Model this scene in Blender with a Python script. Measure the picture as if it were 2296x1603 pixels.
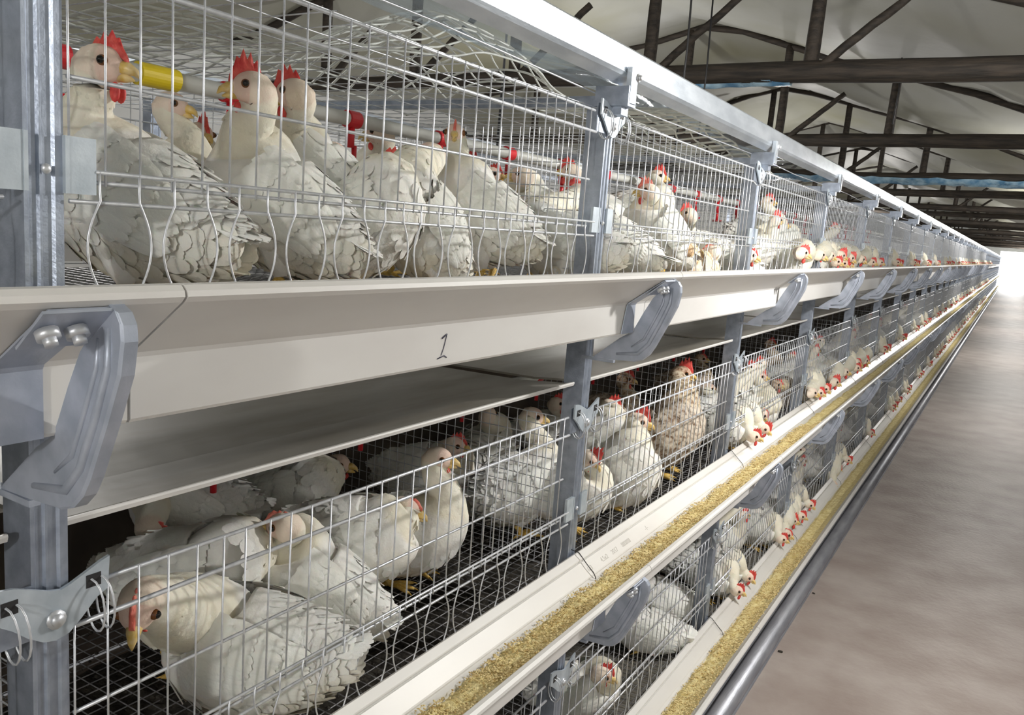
import bpy, bmesh, math, random
from mathutils import Vector, Matrix, noise
S = bpy.context.scene
for o in list(bpy.data.objects): bpy.data.objects.remove(o)
COL = S.collection
H0 = 1.555            # camera height above the aisle floor; cage heights below are given relative to it
L = 1.2               # post spacing
PITCH = 0.643         # tier pitch
NP = 50             # posts along the row
# ---------------------------------------------------------------- camera
cam_d = bpy.data.cameras.new('camera'); cam = bpy.data.objects.new('camera', cam_d); COL.objects.link(cam)
cam_d.sensor_fit = 'HORIZONTAL'; cam_d.sensor_width = 36; cam_d.lens = 1843.49 * 36 / 2296
cam_d.clip_start = .02; cam_d.clip_end = 300
yaw, pitch, roll = -.53547232, .158382897, -.075236908
f = Vector((math.sin(yaw)*math.cos(pitch), math.cos(yaw)*math.cos(pitch), -math.sin(pitch)))
r0 = Vector((math.cos(yaw), -math.sin(yaw), 0)); d0 = f.cross(r0)
r = math.cos(roll)*r0 + math.sin(roll)*d0; d = -math.sin(roll)*r0 + math.cos(roll)*d0
M = Matrix(((r.x, -d.x, -f.x, .77246), (r.y, -d.y, -f.y, -.45376), (r.z, -d.z, -f.z, H0), (0, 0, 0, 1)))
cam.matrix_world = M
S.camera = cam
# ---------------------------------------------------------------- world, exposure
w = bpy.data.worlds.new('world'); S.world = w; w.use_nodes = True
w.node_tree.nodes['Background'].inputs[0].default_value = (.80, .87, 1, 1)
w.node_tree.nodes['Background'].inputs[1].default_value = .36
S.view_settings.view_transform = 'Standard'; S.view_settings.look = 'None'
S.view_settings.gamma = 1; S.view_settings.use_curve_mapping = False
S.view_settings.exposure = 0.15
S.cycles.use_denoising = True
S.cycles.max_bounces = 6; S.cycles.transparent_max_bounces = 12
def point(name, loc, power, col=(1, .97, .93), rad=.05):
    l = bpy.data.lights.new(name, 'POINT'); l.energy = power; l.color = col; l.shadow_soft_size = rad
    o = bpy.data.objects.new(name, l); o.location = loc; COL.objects.link(o); return o
LAMPS = [(1.18, y) for y in (2.2, 8.6, 14.9, 21.4, 28, 34.5, 41, 48, 55)]
for i, (x, y) in enumerate(LAMPS): point('lamp_light', (x, y, H0 + .55), 108 if i == 0 else (58 if i == 1 else 100))
point('lamp_light', (1.18, -2.9, H0 + .55), 95)  # unseen fill lamp added behind the camera to brighten the post faces
for y in (1.2, 6, 12, 20, 30): point('lamp_light_far_aisle', (-2.35, y, H0 + .5), 60)  # unseen lamps added to light the background behind the top tier
def area(name, loc, rot, sx, sy, power, col):
    l = bpy.data.lights.new(name, 'AREA'); l.shape = 'RECTANGLE'; l.size = sx; l.size_y = sy; l.energy = power; l.color = col
    o = bpy.data.objects.new(name, l); o.location = loc; o.rotation_euler = rot; COL.objects.link(o); return o
area('door_daylight', (.75, 61.2, H0 - .2), (math.radians(-90), 0, 0), 1.6, 2.2, 260, (.93, .97, 1))
# ---------------------------------------------------------------- materials
def mat(name, color, rough=.5, metal=0, spec=.5, c2=None, nscale=30, bump=0, bscale=60, detail=4, ramp=(.35, .65), stretch=None, vcol=False, sss=0, emit=0, coat=0):
    m = bpy.data.materials.new(name); m.use_nodes = True; nt = m.node_tree; b = nt.nodes['Principled BSDF']
    b.inputs['Base Color'].default_value = (*color, 1); b.inputs['Roughness'].default_value = rough
    b.inputs['Metallic'].default_value = metal; b.inputs['Specular IOR Level'].default_value = spec
    if coat: b.inputs['Coat Weight'].default_value = coat
    tc = nt.nodes.new('ShaderNodeTexCoord'); vec = tc.outputs['Object']
    if stretch:
        mp = nt.nodes.new('ShaderNodeMapping'); mp.inputs['Scale'].default_value = stretch
        nt.links.new(vec, mp.inputs['Vector']); vec = mp.outputs['Vector']
    cur = None
    if c2:
        n = nt.nodes.new('ShaderNodeTexNoise'); n.inputs['Scale'].default_value = nscale; n.inputs['Detail'].default_value = detail
        nt.links.new(vec, n.inputs['Vector'])
        rp = nt.nodes.new('ShaderNodeValToRGB'); rp.color_ramp.elements[0].position = ramp[0]; rp.color_ramp.elements[1].position = ramp[1]
        rp.color_ramp.elements[0].color = (*color, 1); rp.color_ramp.elements[1].color = (*c2, 1)
        nt.links.new(n.outputs['Fac'], rp.inputs['Fac']); cur = rp.outputs['Color']
    if vcol:
        va = nt.nodes.new('ShaderNodeAttribute'); va.attribute_name = 'Col'
        if cur:
            mx = nt.nodes.new('ShaderNodeMix'); mx.data_type = 'RGBA'; mx.blend_type = 'MULTIPLY'; mx.inputs[0].default_value = 1
            nt.links.new(cur, mx.inputs[6]); nt.links.new(va.outputs['Color'], mx.inputs[7]); cur = mx.outputs[2]
        else: cur = va.outputs['Color']
    if cur: nt.links.new(cur, b.inputs['Base Color'])
    if bump:
        n2 = nt.nodes.new('ShaderNodeTexNoise'); n2.inputs['Scale'].default_value = bscale; n2.inputs['Detail'].default_value = 5
        nt.links.new(vec, n2.inputs['Vector'])
        bp = nt.nodes.new('ShaderNodeBump'); bp.inputs['Strength'].default_value = bump; bp.inputs['Distance'].default_value = .01
        nt.links.new(n2.outputs['Fac'], bp.inputs['Height']); nt.links.new(bp.outputs['Normal'], b.inputs['Normal'])
    if sss:
        b.inputs['Subsurface Weight'].default_value = sss; b.inputs['Subsurface Scale'].default_value = .01
    if emit:
        b.inputs['Emission Color'].default_value = (*color, 1); b.inputs['Emission Strength'].default_value = emit
    return m
MT = {}
MT['galv'] = mat('galvanised_steel', (.31, .35, .43), .40, .66, c2=(.43, .48, .57), nscale=45, bump=.08, bscale=300)
MT['galv_arm'] = mat('galvanised_arm', (.36, .40, .48), .45, .42, c2=(.47, .51, .60), nscale=30, bump=.05, bscale=200)
MT['galv_bright'] = mat('galvanised_beam', (.50, .55, .61), .34, .8, c2=(.66, .71, .77), nscale=25, bump=.05, bscale=200, stretch=(1, .3, 1))
MT['wire'] = mat('zinc_wire', (.58, .60, .64), .42, .6, c2=(.72, .74, .78), nscale=80)
MT['wire_dark'] = mat('floor_wire', (.16, .16, .17), .5, .4, c2=(.35, .35, .36), nscale=40)
MT['pvc'] = mat('white_pvc', (.74, .73, .71), .40, 0, c2=(.66, .64, .62), nscale=9, stretch=(1, .35, 1), ramp=(.4, .75))
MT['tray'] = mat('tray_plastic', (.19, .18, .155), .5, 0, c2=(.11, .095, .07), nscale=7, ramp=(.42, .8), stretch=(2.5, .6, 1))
MT['plate'] = mat('cast_zinc_plate', (.42, .48, .54), .5, .35, c2=(.56, .62, .68), nscale=30, bump=.04, bscale=150)
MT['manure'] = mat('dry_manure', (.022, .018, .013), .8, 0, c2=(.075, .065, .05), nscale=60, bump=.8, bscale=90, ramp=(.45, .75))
MT['feed'] = mat('poultry_feed', (.60, .46, .17), .85, 0, c2=(.90, .80, .44), nscale=55, bump=.5, bscale=400, ramp=(.3, .7))
MT['crumb'] = mat('feed_crumb', (.44, .29, .09), .85, 0, c2=(.88, .74, .40), nscale=90, ramp=(.35, .6))
MT['concrete'] = mat('concrete_floor', (.29, .235, .21), .55, 0, c2=(.41, .36, .33), nscale=3.2, bump=.25, bscale=40, detail=8)
MT['wood'] = mat('weathered_wood_pole', (.016, .013, .010), .75, 0, c2=(.050, .038, .028), nscale=14, bump=.5, bscale=30, stretch=(.4, 3, 3))
MT['liner'] = mat('roof_liner_sheet', (.29, .285, .20), .5, 0, c2=(.43, .44, .43), nscale=.55, bump=.6, bscale=5, ramp=(.3, .7))
MT['wallp'] = mat('white_wall_sheet', (.62, .63, .62), .6, 0, c2=(.74, .75, .75), nscale=1.5, bump=.2, bscale=6)
MT['blue'] = mat('blue_film', (.10, .24, .40), .25, 0, c2=(.42, .60, .72), nscale=9, bump=.8, bscale=25)
MT['yellowfit'] = mat('yellow_plastic', (.72, .55, .02), .35)
MT['redfit'] = mat('red_plastic', (.62, .02, .03), .35)
MT['pipe'] = mat('water_pipe', (.62, .63, .60), .4, 0, c2=(.50, .50, .47), nscale=12)
MT['net'] = mat('plastic_net', (.58, .59, .55), .5, 0, c2=(.72, .73, .68), nscale=20)
MT['steelpipe'] = mat('steel_pipe', (.30, .31, .35), .45, .55, c2=(.40, .41, .45), nscale=30, stretch=(1, .2, 1), bump=.1, bscale=200)
MT['feather'] = mat('white_feathers', (.88, .87, .83), .75, 0, spec=.2, c2=(.82, .79, .71), nscale=16, bump=.22, bscale=120, vcol=True, stretch=(1, 1, 1), ramp=(.48, .8), sss=.08)
MT['plume'] = mat('white_wing_feathers', (.90, .89, .86), .7, 0, spec=.2, c2=(.84, .82, .76), nscale=14, bump=.15, bscale=160, ramp=(.45, .8), sss=.08, vcol=True)
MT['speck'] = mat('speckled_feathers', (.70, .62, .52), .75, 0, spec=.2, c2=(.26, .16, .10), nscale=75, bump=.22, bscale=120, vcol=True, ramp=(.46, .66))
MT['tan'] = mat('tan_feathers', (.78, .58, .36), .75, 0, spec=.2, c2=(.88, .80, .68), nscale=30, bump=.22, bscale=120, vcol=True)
MT['comb'] = mat('red_comb', (.62, .035, .035), .45, 0, c2=(.78, .12, .09), nscale=90, bump=.2, bscale=300, sss=.1)
MT['combp'] = mat('pink_comb', (.80, .26, .20), .5, 0, c2=(.72, .14, .10), nscale=90, sss=.1)
MT['beak'] = mat('yellow_beak', (.74, .50, .12), .4, 0, c2=(.80, .62, .32), nscale=120)
MT['legm'] = mat('yellow_leg', (.72, .43, .05), .5, 0, c2=(.80, .58, .20), nscale=120, bump=.4, bscale=500)
MT['iris'] = mat('amber_eye', (.17, .06, .015), .12)
MT['pupil'] = mat('black_pupil', (.01, .008, .006), .05)
MT['ink'] = mat('faded_ink', (.06, .06, .09), .6)
MT['greyink'] = mat('faded_print', (.48, .46, .43), .6)
MT['glow'] = mat('lit_opening', (1, 1, 1), .5, emit=3)
MT['bulb'] = mat('lamp_glass', (1, .98, .94), .3, emit=30)
MT['shadesheet'] = mat('dark_back_sheet', (.07, .055, .045), .7, 0, c2=(.15, .12, .09), nscale=5)
MT['dark'] = mat('black_rubber', (.02, .02, .022), .5)
def film_mat(name, tr, tint, bump=.8):
    m = bpy.data.materials.new(name); m.use_nodes = True; nt = m.node_tree; nt.nodes.clear()
    out = nt.nodes.new('ShaderNodeOutputMaterial'); t = nt.nodes.new('ShaderNodeBsdfTransparent'); g = nt.nodes.new('ShaderNodeBsdfPrincipled')
    g.inputs['Base Color'].default_value = (*tint, 1); g.inputs['Roughness'].default_value = .12
    t.inputs[0].default_value = (.93, .96, 1, 1)
    mx = nt.nodes.new('ShaderNodeMixShader'); mx.inputs[0].default_value = 1 - tr
    n = nt.nodes.new('ShaderNodeTexNoise'); n.inputs['Scale'].default_value = 9; n.inputs['Detail'].default_value = 6
    b = nt.nodes.new('ShaderNodeBump'); b.inputs['Strength'].default_value = bump; b.inputs['Distance'].default_value = .05
    nt.links.new(n.outputs['Fac'], b.inputs['Height']); nt.links.new(b.outputs['Normal'], g.inputs['Normal'])
    nt.links.new(t.outputs[0], mx.inputs[1]); nt.links.new(g.outputs[0], mx.inputs[2]); nt.links.new(mx.outputs[0], out.inputs['Surface'])
    return m
MT['film'] = film_mat('clear_film', .80, (.55, .66, .75))
# ---------------------------------------------------------------- mesh helpers
class MB:
    def __init__(s): s.v = []; s.f = []; s.c = []; s.sm = []
    def add(s, vs, fs, col=(1, 1, 1), smooth=False):
        b = len(s.v); s.v += [tuple(v) for v in vs]; s.f += [tuple(i + b for i in q) for q in fs]
        s.c += [col] * len(vs) if not isinstance(col, list) else col; s.sm += [smooth] * len(fs)
    def box(s, a, b):
        (x0, y0, z0), (x1, y1, z1) = a, b
        s.add([(x0, y0, z0), (x1, y0, z0), (x1, y1, z0), (x0, y1, z0), (x0, y0, z1), (x1, y0, z1), (x1, y1, z1), (x0, y1, z1)],
              [(0, 3, 2, 1), (4, 5, 6, 7), (0, 1, 5, 4), (1, 2, 6, 5), (2, 3, 7, 6), (3, 0, 4, 7)])
    def tube(s, pts, r, seg=6, cap=True, up=Vector((0, 0, 1)), smooth=True):
        pts = [Vector(p) for p in pts]; n = len(pts); rr = r if isinstance(r, (list, tuple)) else [r] * n
        t0 = (pts[1] - pts[0]).normalized()
        if abs(t0.dot(up)) > .95: up = Vector((1, 0, 0))
        a = t0.cross(up).normalized(); vs = []; fs = []
        for i, p in enumerate(pts):
            t = (pts[min(i+1, n-1)] - pts[max(i-1, 0)]).normalized()
            a = (a - t * a.dot(t)).normalized(); b = t.cross(a)
            for k in range(seg):
                an = 2*math.pi*k/seg; vs.append(p + (a*math.cos(an) + b*math.sin(an)) * rr[i])
        for i in range(n-1):
            for k in range(seg):
                k2 = (k+1) % seg; fs.append((i*seg+k, i*seg+k2, (i+1)*seg+k2, (i+1)*seg+k))
        if cap: fs.append(tuple(range(seg-1, -1, -1))); fs.append(tuple(range((n-1)*seg, n*seg)))
        s.add(vs, fs, smooth=smooth)
    def ell(s, c, rx, ry, rz, seg=10, rings=6, R=None):
        vs = []; fs = []
        for i in range(rings+1):
            th = math.pi*i/rings
            for k in range(seg):
                ph = 2*math.pi*k/seg; v = Vector((rx*math.sin(th)*math.cos(ph), ry*math.sin(th)*math.sin(ph), rz*math.cos(th)))
                if R: v = R @ v
                vs.append(Vector(c) + v)
        for i in range(rings):
            for k in range(seg):
                k2 = (k+1) % seg; fs.append((i*seg+k, (i+1)*seg+k, (i+1)*seg+k2, i*seg+k2))
        s.add(vs, fs, smooth=True)
    def extr(s, poly, y0, y1, axis='y', caps=True, smooth=False):
        """closed profile (a,b) swept: axis y -> (x=a,z=b); x -> (y=a,z=b); z -> (x=a,y=b)"""
        n = len(poly)
        def P(a, b, t): return (a, t, b) if axis == 'y' else ((t, a, b) if axis == 'x' else (a, b, t))
        vs = [P(a, b, y0) for a, b in poly] + [P(a, b, y1) for a, b in poly]
        fs = [(i, (i+1) % n, n + (i+1) % n, n + i) for i in range(n)]
        if caps: fs += [tuple(range(n-1, -1, -1)), tuple(range(n, 2*n))]
        s.add(vs, fs, smooth=smooth)
    def mesh(s, name, m, col=False):
        me = bpy.data.meshes.new(name); me.from_pydata(s.v, [], s.f)
        me.polygons.foreach_set('use_smooth', s.sm)
        for q in (m if isinstance(m, list) else [m]): me.materials.append(q)
        if col:
            at = me.color_attributes.new('Col', 'FLOAT_COLOR', 'POINT')
            at.data.foreach_set('color', [x for c in s.c for x in (*c, 1)])
        me.update(); return me
    def build(s, name, m, parent=None, col=False, loc=None):
        me = s.mesh(name, m, col)
        bm = bmesh.new(); bm.from_mesh(me); bmesh.ops.recalc_face_normals(bm, faces=bm.faces); bm.to_mesh(me); bm.free()
        return link(name, me, parent, loc)
def link(name, me, parent=None, loc=None):
    o = bpy.data.objects.new(name, me); COL.objects.link(o)
    if parent: o.parent = parent
    if loc: o.location = loc
    return o
def tag(o, label=None, cat=None, group=None, kind=None):
    if label: o['label'] = label
    if cat: o['category'] = cat
    if group: o['group'] = group
    if kind: o['kind'] = kind
    return o
def empty(name, loc, label=None, cat=None, group=None):
    o = bpy.data.objects.new(name, None); COL.objects.link(o); o.location = loc; o.empty_display_size = .05
    return tag(o, label, cat, group)
KIDS = {}
def kids(o): return [c for c in COL.objects if c.parent == o]
def copy_tree(o, parent=None, loc=None, tree=None):
    c = o.copy(); COL.objects.link(c)
    if parent: c.parent = parent
    if loc is not None: c.location = loc
    for ch in (tree[o.name] if tree and o.name in tree else kids(o)): copy_tree(ch, c, None, tree)
    return c
def snapshot(root):
    t = {}
    def rec(o):
        k = [c for c in o.children]; t[o.name] = k
        for c in k: rec(c)
    bpy.context.view_layer.update(); rec(root); return t
ORD = ['first', 'second', 'third', 'fourth', 'fifth', 'sixth', 'seventh', 'eighth', 'ninth', 'tenth']
TIER = ['top', 'middle', 'bottom']
def zt(t): return H0 - (0, .643, 1.273)[t]
# ================================================================ THE BUILDING
YEND = 62.0
def struct(o, name=None): o['kind'] = 'structure'; return o
random.seed(4)
b = MB(); b.box((-5.2, -3.2, -.1), (3.2, YEND, 0)); struct(b.build('floor', MT['concrete']))
b = MB(); b.box((-5.3, -3.2, 0), (-5.2, YEND, 3.4)); struct(b.build('wall_left', MT['wallp']))
b = MB(); b.box((3.2, -3.2, 0), (3.3, YEND, 3.0)); struct(b.build('wall_right', MT['wallp']))
b = MB(); b.box((-5.2, -3.3, 0), (3.2, -3.2, 3.4)); struct(b.build('wall_back', MT['wallp']))
b = MB()
b.box((-5.2, YEND, 0), (-.1, YEND+.1, 3.4)); b.box((1.6, YEND, 0), (3.2, YEND+.1, 3.4)); b.box((-.1, YEND, 2.3), (1.6, YEND+.1, 3.4))
struct(b.build('wall_far', MT['wallp']))
b = MB(); b.box((-.1, YEND+.02, .0), (1.6, YEND+.06, 2.3)); o = struct(b.build('window_1', MT['glow']))
# roof lining: sheets sagging between the trusses
TRY = [-1.9, 1.15, 4.31, 7.5, 10.7, 13.9, 17.1, 20.3, 23.5, 26.7, 29.9, 33.1, 36.3, 39.5, 42.7, 45.9, 49.1, 52.3, 55.5, 58.7]
def liner_z(x, y):
    base = H0 + 1.16 + .30 * max(0, (1.0 - x)) if x > -2 else H0 + 1.16 + .9 - .25*(-2 - x)
    k = 0
    while k < len(TRY)-1 and TRY[k+1] < y: k += 1
    u = (y - TRY[k]) / 3.2
    sag = math.sin(math.pi * max(0, min(1, u)))
    return base - .15 * sag * (1 + .4*noise.noise(Vector((x*.6, k*3.1, 0)))) + .05*noise.noise(Vector((x*1.7, y*1.1, 3)))+ .02*noise.noise(Vector((x*6, y*2.5, 9)))
b = MB(); nx, ny = 60, 330; vs = []; fs = []
for j in range(ny+1):
    y = -3.2 + (YEND+3.2)*j/ny
    for i in range(nx+1):
        x = -5.2 + 8.4*i/nx; vs.append((x, y, liner_z(x, y)))
for j in range(ny):
    for i in range(nx): a = j*(nx+1)+i; fs.append((a, a+1, a+nx+2, a+nx+1))
b.add(vs, fs, smooth=True); struct(b.build('ceiling', MT['liner']))
# trusses of rough poles
def wob(p, q, r0, r1, n=14, amp=.008, seed=0):
    pts = []; rr = []
    p, q = Vector(p), Vector(q)
    for i in range(n+1):
        t = i/n; nz = Vector((0, noise.noise(Vector((t*5, seed, 1))), noise.noise(Vector((t*5, seed, 7))))) * amp
        pts.append(p.lerp(q, t) + nz); rr.append((r0+(r1-r0)*t)*(1+.08*noise.noise(Vector((t*14, seed, 3)))))
    return pts, rr
for k, ty in enumerate(TRY):
    near = {2: 'rough dark pole truss crossing above the aisle, nearest one in view', 3: 'second dark pole truss beyond the nearest one, brown lower pole',
            4: 'third pole truss, its lower pole wrapped in blue film', 5: 'fourth pole truss down the house, low and dark'}.get(k)
    t = empty('roof_truss', (0, ty, H0 + .95), near or ('dark pole roof truss directly overhead, behind the wire roof' if k in (0, 1) else 'dark pole roof truss far down the house'), 'truss',
              None if near else ('trusses overhead behind the cage roof' if k in (0, 1) else 'far roof trusses'))
    b = MB(); p, rr = wob((-4.9, 0, 0), (3.0, 0, .04 if k % 2 else -.02), .043, .070, 30, .02, k); b.tube(p, rr, 10); b.build('bottom_pole', MT['wood'], t)
    xs = [-3.9, -3.05, -2.22, -1.27, -.33, .9, 2.1] if k < 6 else [-2.2, -.33, 1.6]
    for i, x in enumerate(xs):
        zt_ = liner_z(x, ty) - (H0+.95) - .02
        b = MB(); p, rr = wob((x, .03, -.02), (x+.02, .0, zt_), .041, .036, 8, .008, k*7+i); b.tube(p, rr, 8); b.build('strut', MT['wood'], t)
        if i % 2 == 1 or k == 2:
            x2 = x + .55; z2 = min(.42, liner_z(x2, ty) - (H0+.95))
            b = MB(); p, rr = wob((x+.05, -.02, .0), (x2, -.02, z2), .026, .022, 8, .01, k*9+i); b.tube(p, rr, 8); b.build('diagonal_brace', MT['wood'], t)
    b = MB(); p = [(x, 0, liner_z(x, ty) - (H0+.95) - .03) for x in [-4.9+.4*i for i in range(20)]]; b.tube(p, .03, 8); b.build('top_pole', MT['wood'], t)
# thin hanger wires and a blue film strip draped under poles
def drape(name, x0, x1, ycen, z0, width, m, seed, nx=60, ny=8, amp=.02):
    b = MB(); vs = []; fs = []
    for j in range(ny+1):
        for i in range(nx+1):
            x = x0 + (x1-x0)*i/nx; u = j/ny - .5
            y = ycen + u*width + .03*noise.noise(Vector((x*2, seed, 0)))
            z = z0 + 1.2*u*u*width + amp*noise.noise(Vector((x*4, u*6, seed))) + amp*noise.noise(Vector((x*11, u*9, seed+4)))*.5
            vs.append((x, y, z))
    for j in range(ny):
        for i in range(nx): a = j*(nx+1)+i; fs.append((a, a+1, a+nx+2, a+nx+1))
    b.add(vs, fs, smooth=True); return b.build(name, m)
tag(drape('blue_film_strip', -1.15, -.42, 4.33, H0+.872, .10, MT['blue'], 2, amp=.012), 'blue plastic film strip sagging under the nearest roof pole', 'film')
tag(drape('blue_film_strip', -2.4, 3.0, 10.7, H0+.85, .24, MT['blue'], 5, amp=.03), 'long blue film strip wrapped under the third roof pole', 'film')
def sheet(name, P, nu, nv, m):
    b = MB(); vs = [P(i/nu, j/nv) for j in range(nv+1) for i in range(nu+1)]
    fs = [(j*(nu+1)+i, j*(nu+1)+i+1, (j+1)*(nu+1)+i+1, (j+1)*(nu+1)+i) for j in range(nv) for i in range(nu)]
    b.add(vs, fs, smooth=True); return b.build(name, m)
def PF(u, v):
    y = .2 + 3.9*u; x = -.05 - 1.0*v; z = H0 + .36 + .48*v - .10*math.sin(math.pi*v) + .05*noise.noise(Vector((y*1.5, v*4, 0))) + .014*noise.noise(Vector((y*7, v*12, 2)))
    return (x, y, z)
tag(sheet('clear_film_sheet', PF, 130, 34, MT['film']), 'clear plastic film with sparkling creases draped behind the top rail', 'film')
for (x, y, z0, z1) in [(-.62, 3.2, .25, 1.4), (-1.0, 2.3, .27, 1.4), (-.1, 6.0, .9, 1.35), (-.8, 4.0, .4, 1.4)]:
    b = MB(); b.tube([(x, y, H0+z0), (x+.01, y, H0+(z0+z1)/2), (x, y, H0+z1)], .005, 5)
    tag(b.build('hanger_wire', MT['dark']), 'thin dark hanger wire running up to the roof lining', 'wire', 'hanger wires above the cages')
# lamps along the aisle
for i, (x, y) in enumerate(LAMPS):
    t = empty('hanging_lamp', (x, y, H0 + .64), 'round lamp hung over the aisle', 'lamp', 'lamps above the aisle')
    b = MB(); b.ell((0, 0, 0), .03, .03, .035, 12, 8); b.build('bulb', MT['bulb'], t)
    b = MB(); b.tube([(0, 0, .03), (0, 0, .075)], .016, 10); b.build('lamp_socket', MT['dark'], t)
    b = MB(); b.tube([(0, 0, .075), (0, 0, .7)], .004, 5); b.build('cord', MT['dark'], t)
# floor pipe at the foot of the cages, debris
b = MB(); b.tube([(.165, -3.0, .035), (.165, 12, .035), (.165, YEND-1, .035)], .033, 14)
tag(b.build('floor_pipe', MT['steelpipe']), 'grey steel pipe lying on the floor along the foot of the cages', 'pipe')
b = MB(); b.box((-1.75, -3.0, 0), (.195, YEND-1, .004)); tag(b.build('trim_1', MT['steelpipe']), None, None, kind='structure')
for i, (x, y, s_, lab) in enumerate([(.218, 2.69, .010, 'small dark lump on the floor against the steel pipe'), (.78, 1.93, .016, 'dark dropping alone in the middle of the aisle floor'),
                         (.21, 3.35, .008, 'tiny dark speck beside the pipe, farther down the aisle'), (.57, 1.45, .005, 'tiny black grain low in the aisle near the camera')]):
    b = MB(); b.ell((0, 0, s_*.4), s_, s_*.6, s_*.45, 8, 5)
    for q in range(len(b.v)): v = Vector(b.v[q]); b.v[q] = tuple(v * (1 + .5*noise.noise(v*150)))
    tag(b.build('floor_debris', MT['manure'], loc=(x, y, 0)), lab, 'debris')

# ================================================================ CAGES
# ---- steel posts with their fittings
def make_post():
    t = empty('cage_post', (0, 0, 0))
    zb, ztp = .0, H0 + .255
    # channel: ribbed front face, two flanges running back
    prof = [(0, 0), (0, -.008), (-.004, -.011), (-.004, -.018), (0, -.0205), (0, -.0225), (-.004, -.025), (-.004, -.030), (0, -.033), (0, -.037),
            (-.048, -.037), (-.048, -.030), (-.046, -.030), (-.046, -.035), (-.003, -.035), (-.003, -.002), (-.046, -.002), (-.046, -.007), (-.048, -.007), (-.048, 0)]
    b = MB(); b.extr(prof, zb, ztp, 'z'); b.build('channel', MT['galv'], t)
    # crossbar running back under the wire roof
    b = MB(); b.box((-1.52, -.03, H0+.262), (-.01, -.008, H0+.284)); b.build('crossbar', MT['galv'], t)
    # saddle that carries the top rail
    b = MB(); b.box((-.045, -.034, H0+.245), (.03, .0, H0+.262)); b.box((-.03, -.04, H0+.262), (.046, .0, H0+.302))
    b.build('rail_saddle', MT['galv'], t)
    b = MB(); b.extr([(.036, -.034), (.036, -.002), (.040, .0), (.047, -.002), (.050, -.010), (.050, -.026), (.047, -.034)], H0+.268, H0+.340, 'z')
    pr = b.build('rail_hook', MT['galv_bright'], t)
    b = MB(); b.tube([(.05, -.008, H0+.322), (.058, -.008, H0+.322)], .006, 6); b.tube([(.046, -.008, H0+.322), (.052, -.008, H0+.322)], .009, 12); b.build('bolt', MT['wire'], pr)
    for k in range(3):
        z = zt(k)
        # U shaped guide that holds the feeding guard
        b = MB(); b.box((-.002, .001, z-.001), (.004, .030, z+.052)); b.box((-.012, -.001, z-.001), (.005, .003, z+.052)); b.build('guard_guide', MT['plate'], t)
        b = MB(); b.box((-.002, -.070, z-.001), (.004, -.035, z+.052)); b.box((-.010, -.039, z-.001), (.005, -.035, z+.052)); g = b.build('guard_guide', MT['plate'], t)
        b = MB(); b.ell((.003, -.018, z+.020), .004, .005, .005, 8, 5); b.build('rivet', MT['wire'], t)
        # anchor shaped hanger plate
        out = [(-.080, .283), (-.080, .252), (-.060, .238), (-.045, .224), (-.030, .214), (-.018, .211), (-.004, .214), (.010, .226), (.026, .242), (.038, .248), (.040, .283),
               (.030, .280), (.012, .272), (-.002, .266), (-.012, .263), (-.024, .266), (-.038, .272), (-.058, .280)]
        b = MB(); b.extr([(y, z+zz-.012) for y, zz in out], .004, .008, 'x')
        for (ya, yb) in ((-.072, -.056), (.016, .032)): pass
        hp = b.build('hanger_plate', MT['plate'], t)
        b = MB()
        b.box((.0075, -.070, z+.243), (.0085, -.054, z+.257)); b.build('slot', MT['dark'], hp)
        b = MB(); b.box((.0075, .014, z+.243), (.0085, .030, z+.257)); b.build('slot', MT['dark'], hp)
        b = MB(); b.tube([(.006, -.018, z+.222), (.014, -.018, z+.222)], .007, 6); b.tube([(.006, -.018, z+.222), (.0105, -.018, z+.222)], .010, 12); b.build('bolt', MT['wire'], hp)
        for yy in (-.066, -.056, .019, .030):
            pts = [(.009 + .016*math.sin(a), yy + .006*math.sin(a*.5), z + .222 + .030*math.cos(a)) for a in [i*2*math.pi/16 for i in range(17)]]
            b = MB(); b.tube(pts, .0012, 5, cap=False); b.build('ring', MT['wire'], t)
        if k < 2: # side plate that closes the post below the trough
            b = MB(); b.box((-.001, -.085, z+.205), (.001, -.036, z+.262)); b.build('side_plate', MT['galv'], t)
    return t
def slots(): pass
post0 = make_post(); snap = snapshot(post0)
for n in range(NP):
    p = post0 if n == 0 else copy_tree(post0, tree=snap)
    p.location = (0, n*L, 0)
    if n == 0: tag(p, 'galvanised cage post at the left edge, nearest the camera', 'post')
    elif n < 7: tag(p, 'galvanised cage post, %s one from the camera, carrying the top rail' % ORD[n], 'post')
    else: tag(p, 'galvanised cage post far down the row', 'post', 'far cage posts')
# two posts and rail of the back cages
for n in range(12):
    b = MB(); b.box((-1.56, n*L-.035, 0), (-1.52, n*L, H0+.30)); tag(b.build('cage_post', MT['galv']), 'galvanised post on the far side of the double cages', 'post', 'posts on the far side')
# ---- long rails
b = MB(); b.extr([(.006, .312), (.000, .318), (.0, .376), (.004, .382), (.028, .382), (.033, .377), (.034, .330), (.030, .322), (.016, .306)], -3.0, NP*L-.6)
b.v = [(x, y, z+H0) for x, y, z in b.v]
tag(b.build('top_rail', MT['galv_bright']), 'bright galvanised feeder rail running along the top of the cages', 'rail')
b = MB(); b.extr([(-1.56, .34), (-1.52, .34), (-1.52, .40), (-1.56, .40)], -3.0, 24)
b.v = [(x, y, z+H0) for x, y, z in b.v]; tag(b.build('top_rail', MT['galv_bright']), 'galvanised rail on the far side of the double cages', 'rail')
b = MB(); b.tube([(-.02, -2.5, H0+.300)] + [(-.03, i*.6, H0+.292+.006*math.sin(i*2.1)) for i in range(40)], .0018, 5); tag(b.build('tie_wire', MT['wire']), 'thin slack wire strung just under the top rail', 'wire')
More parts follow.
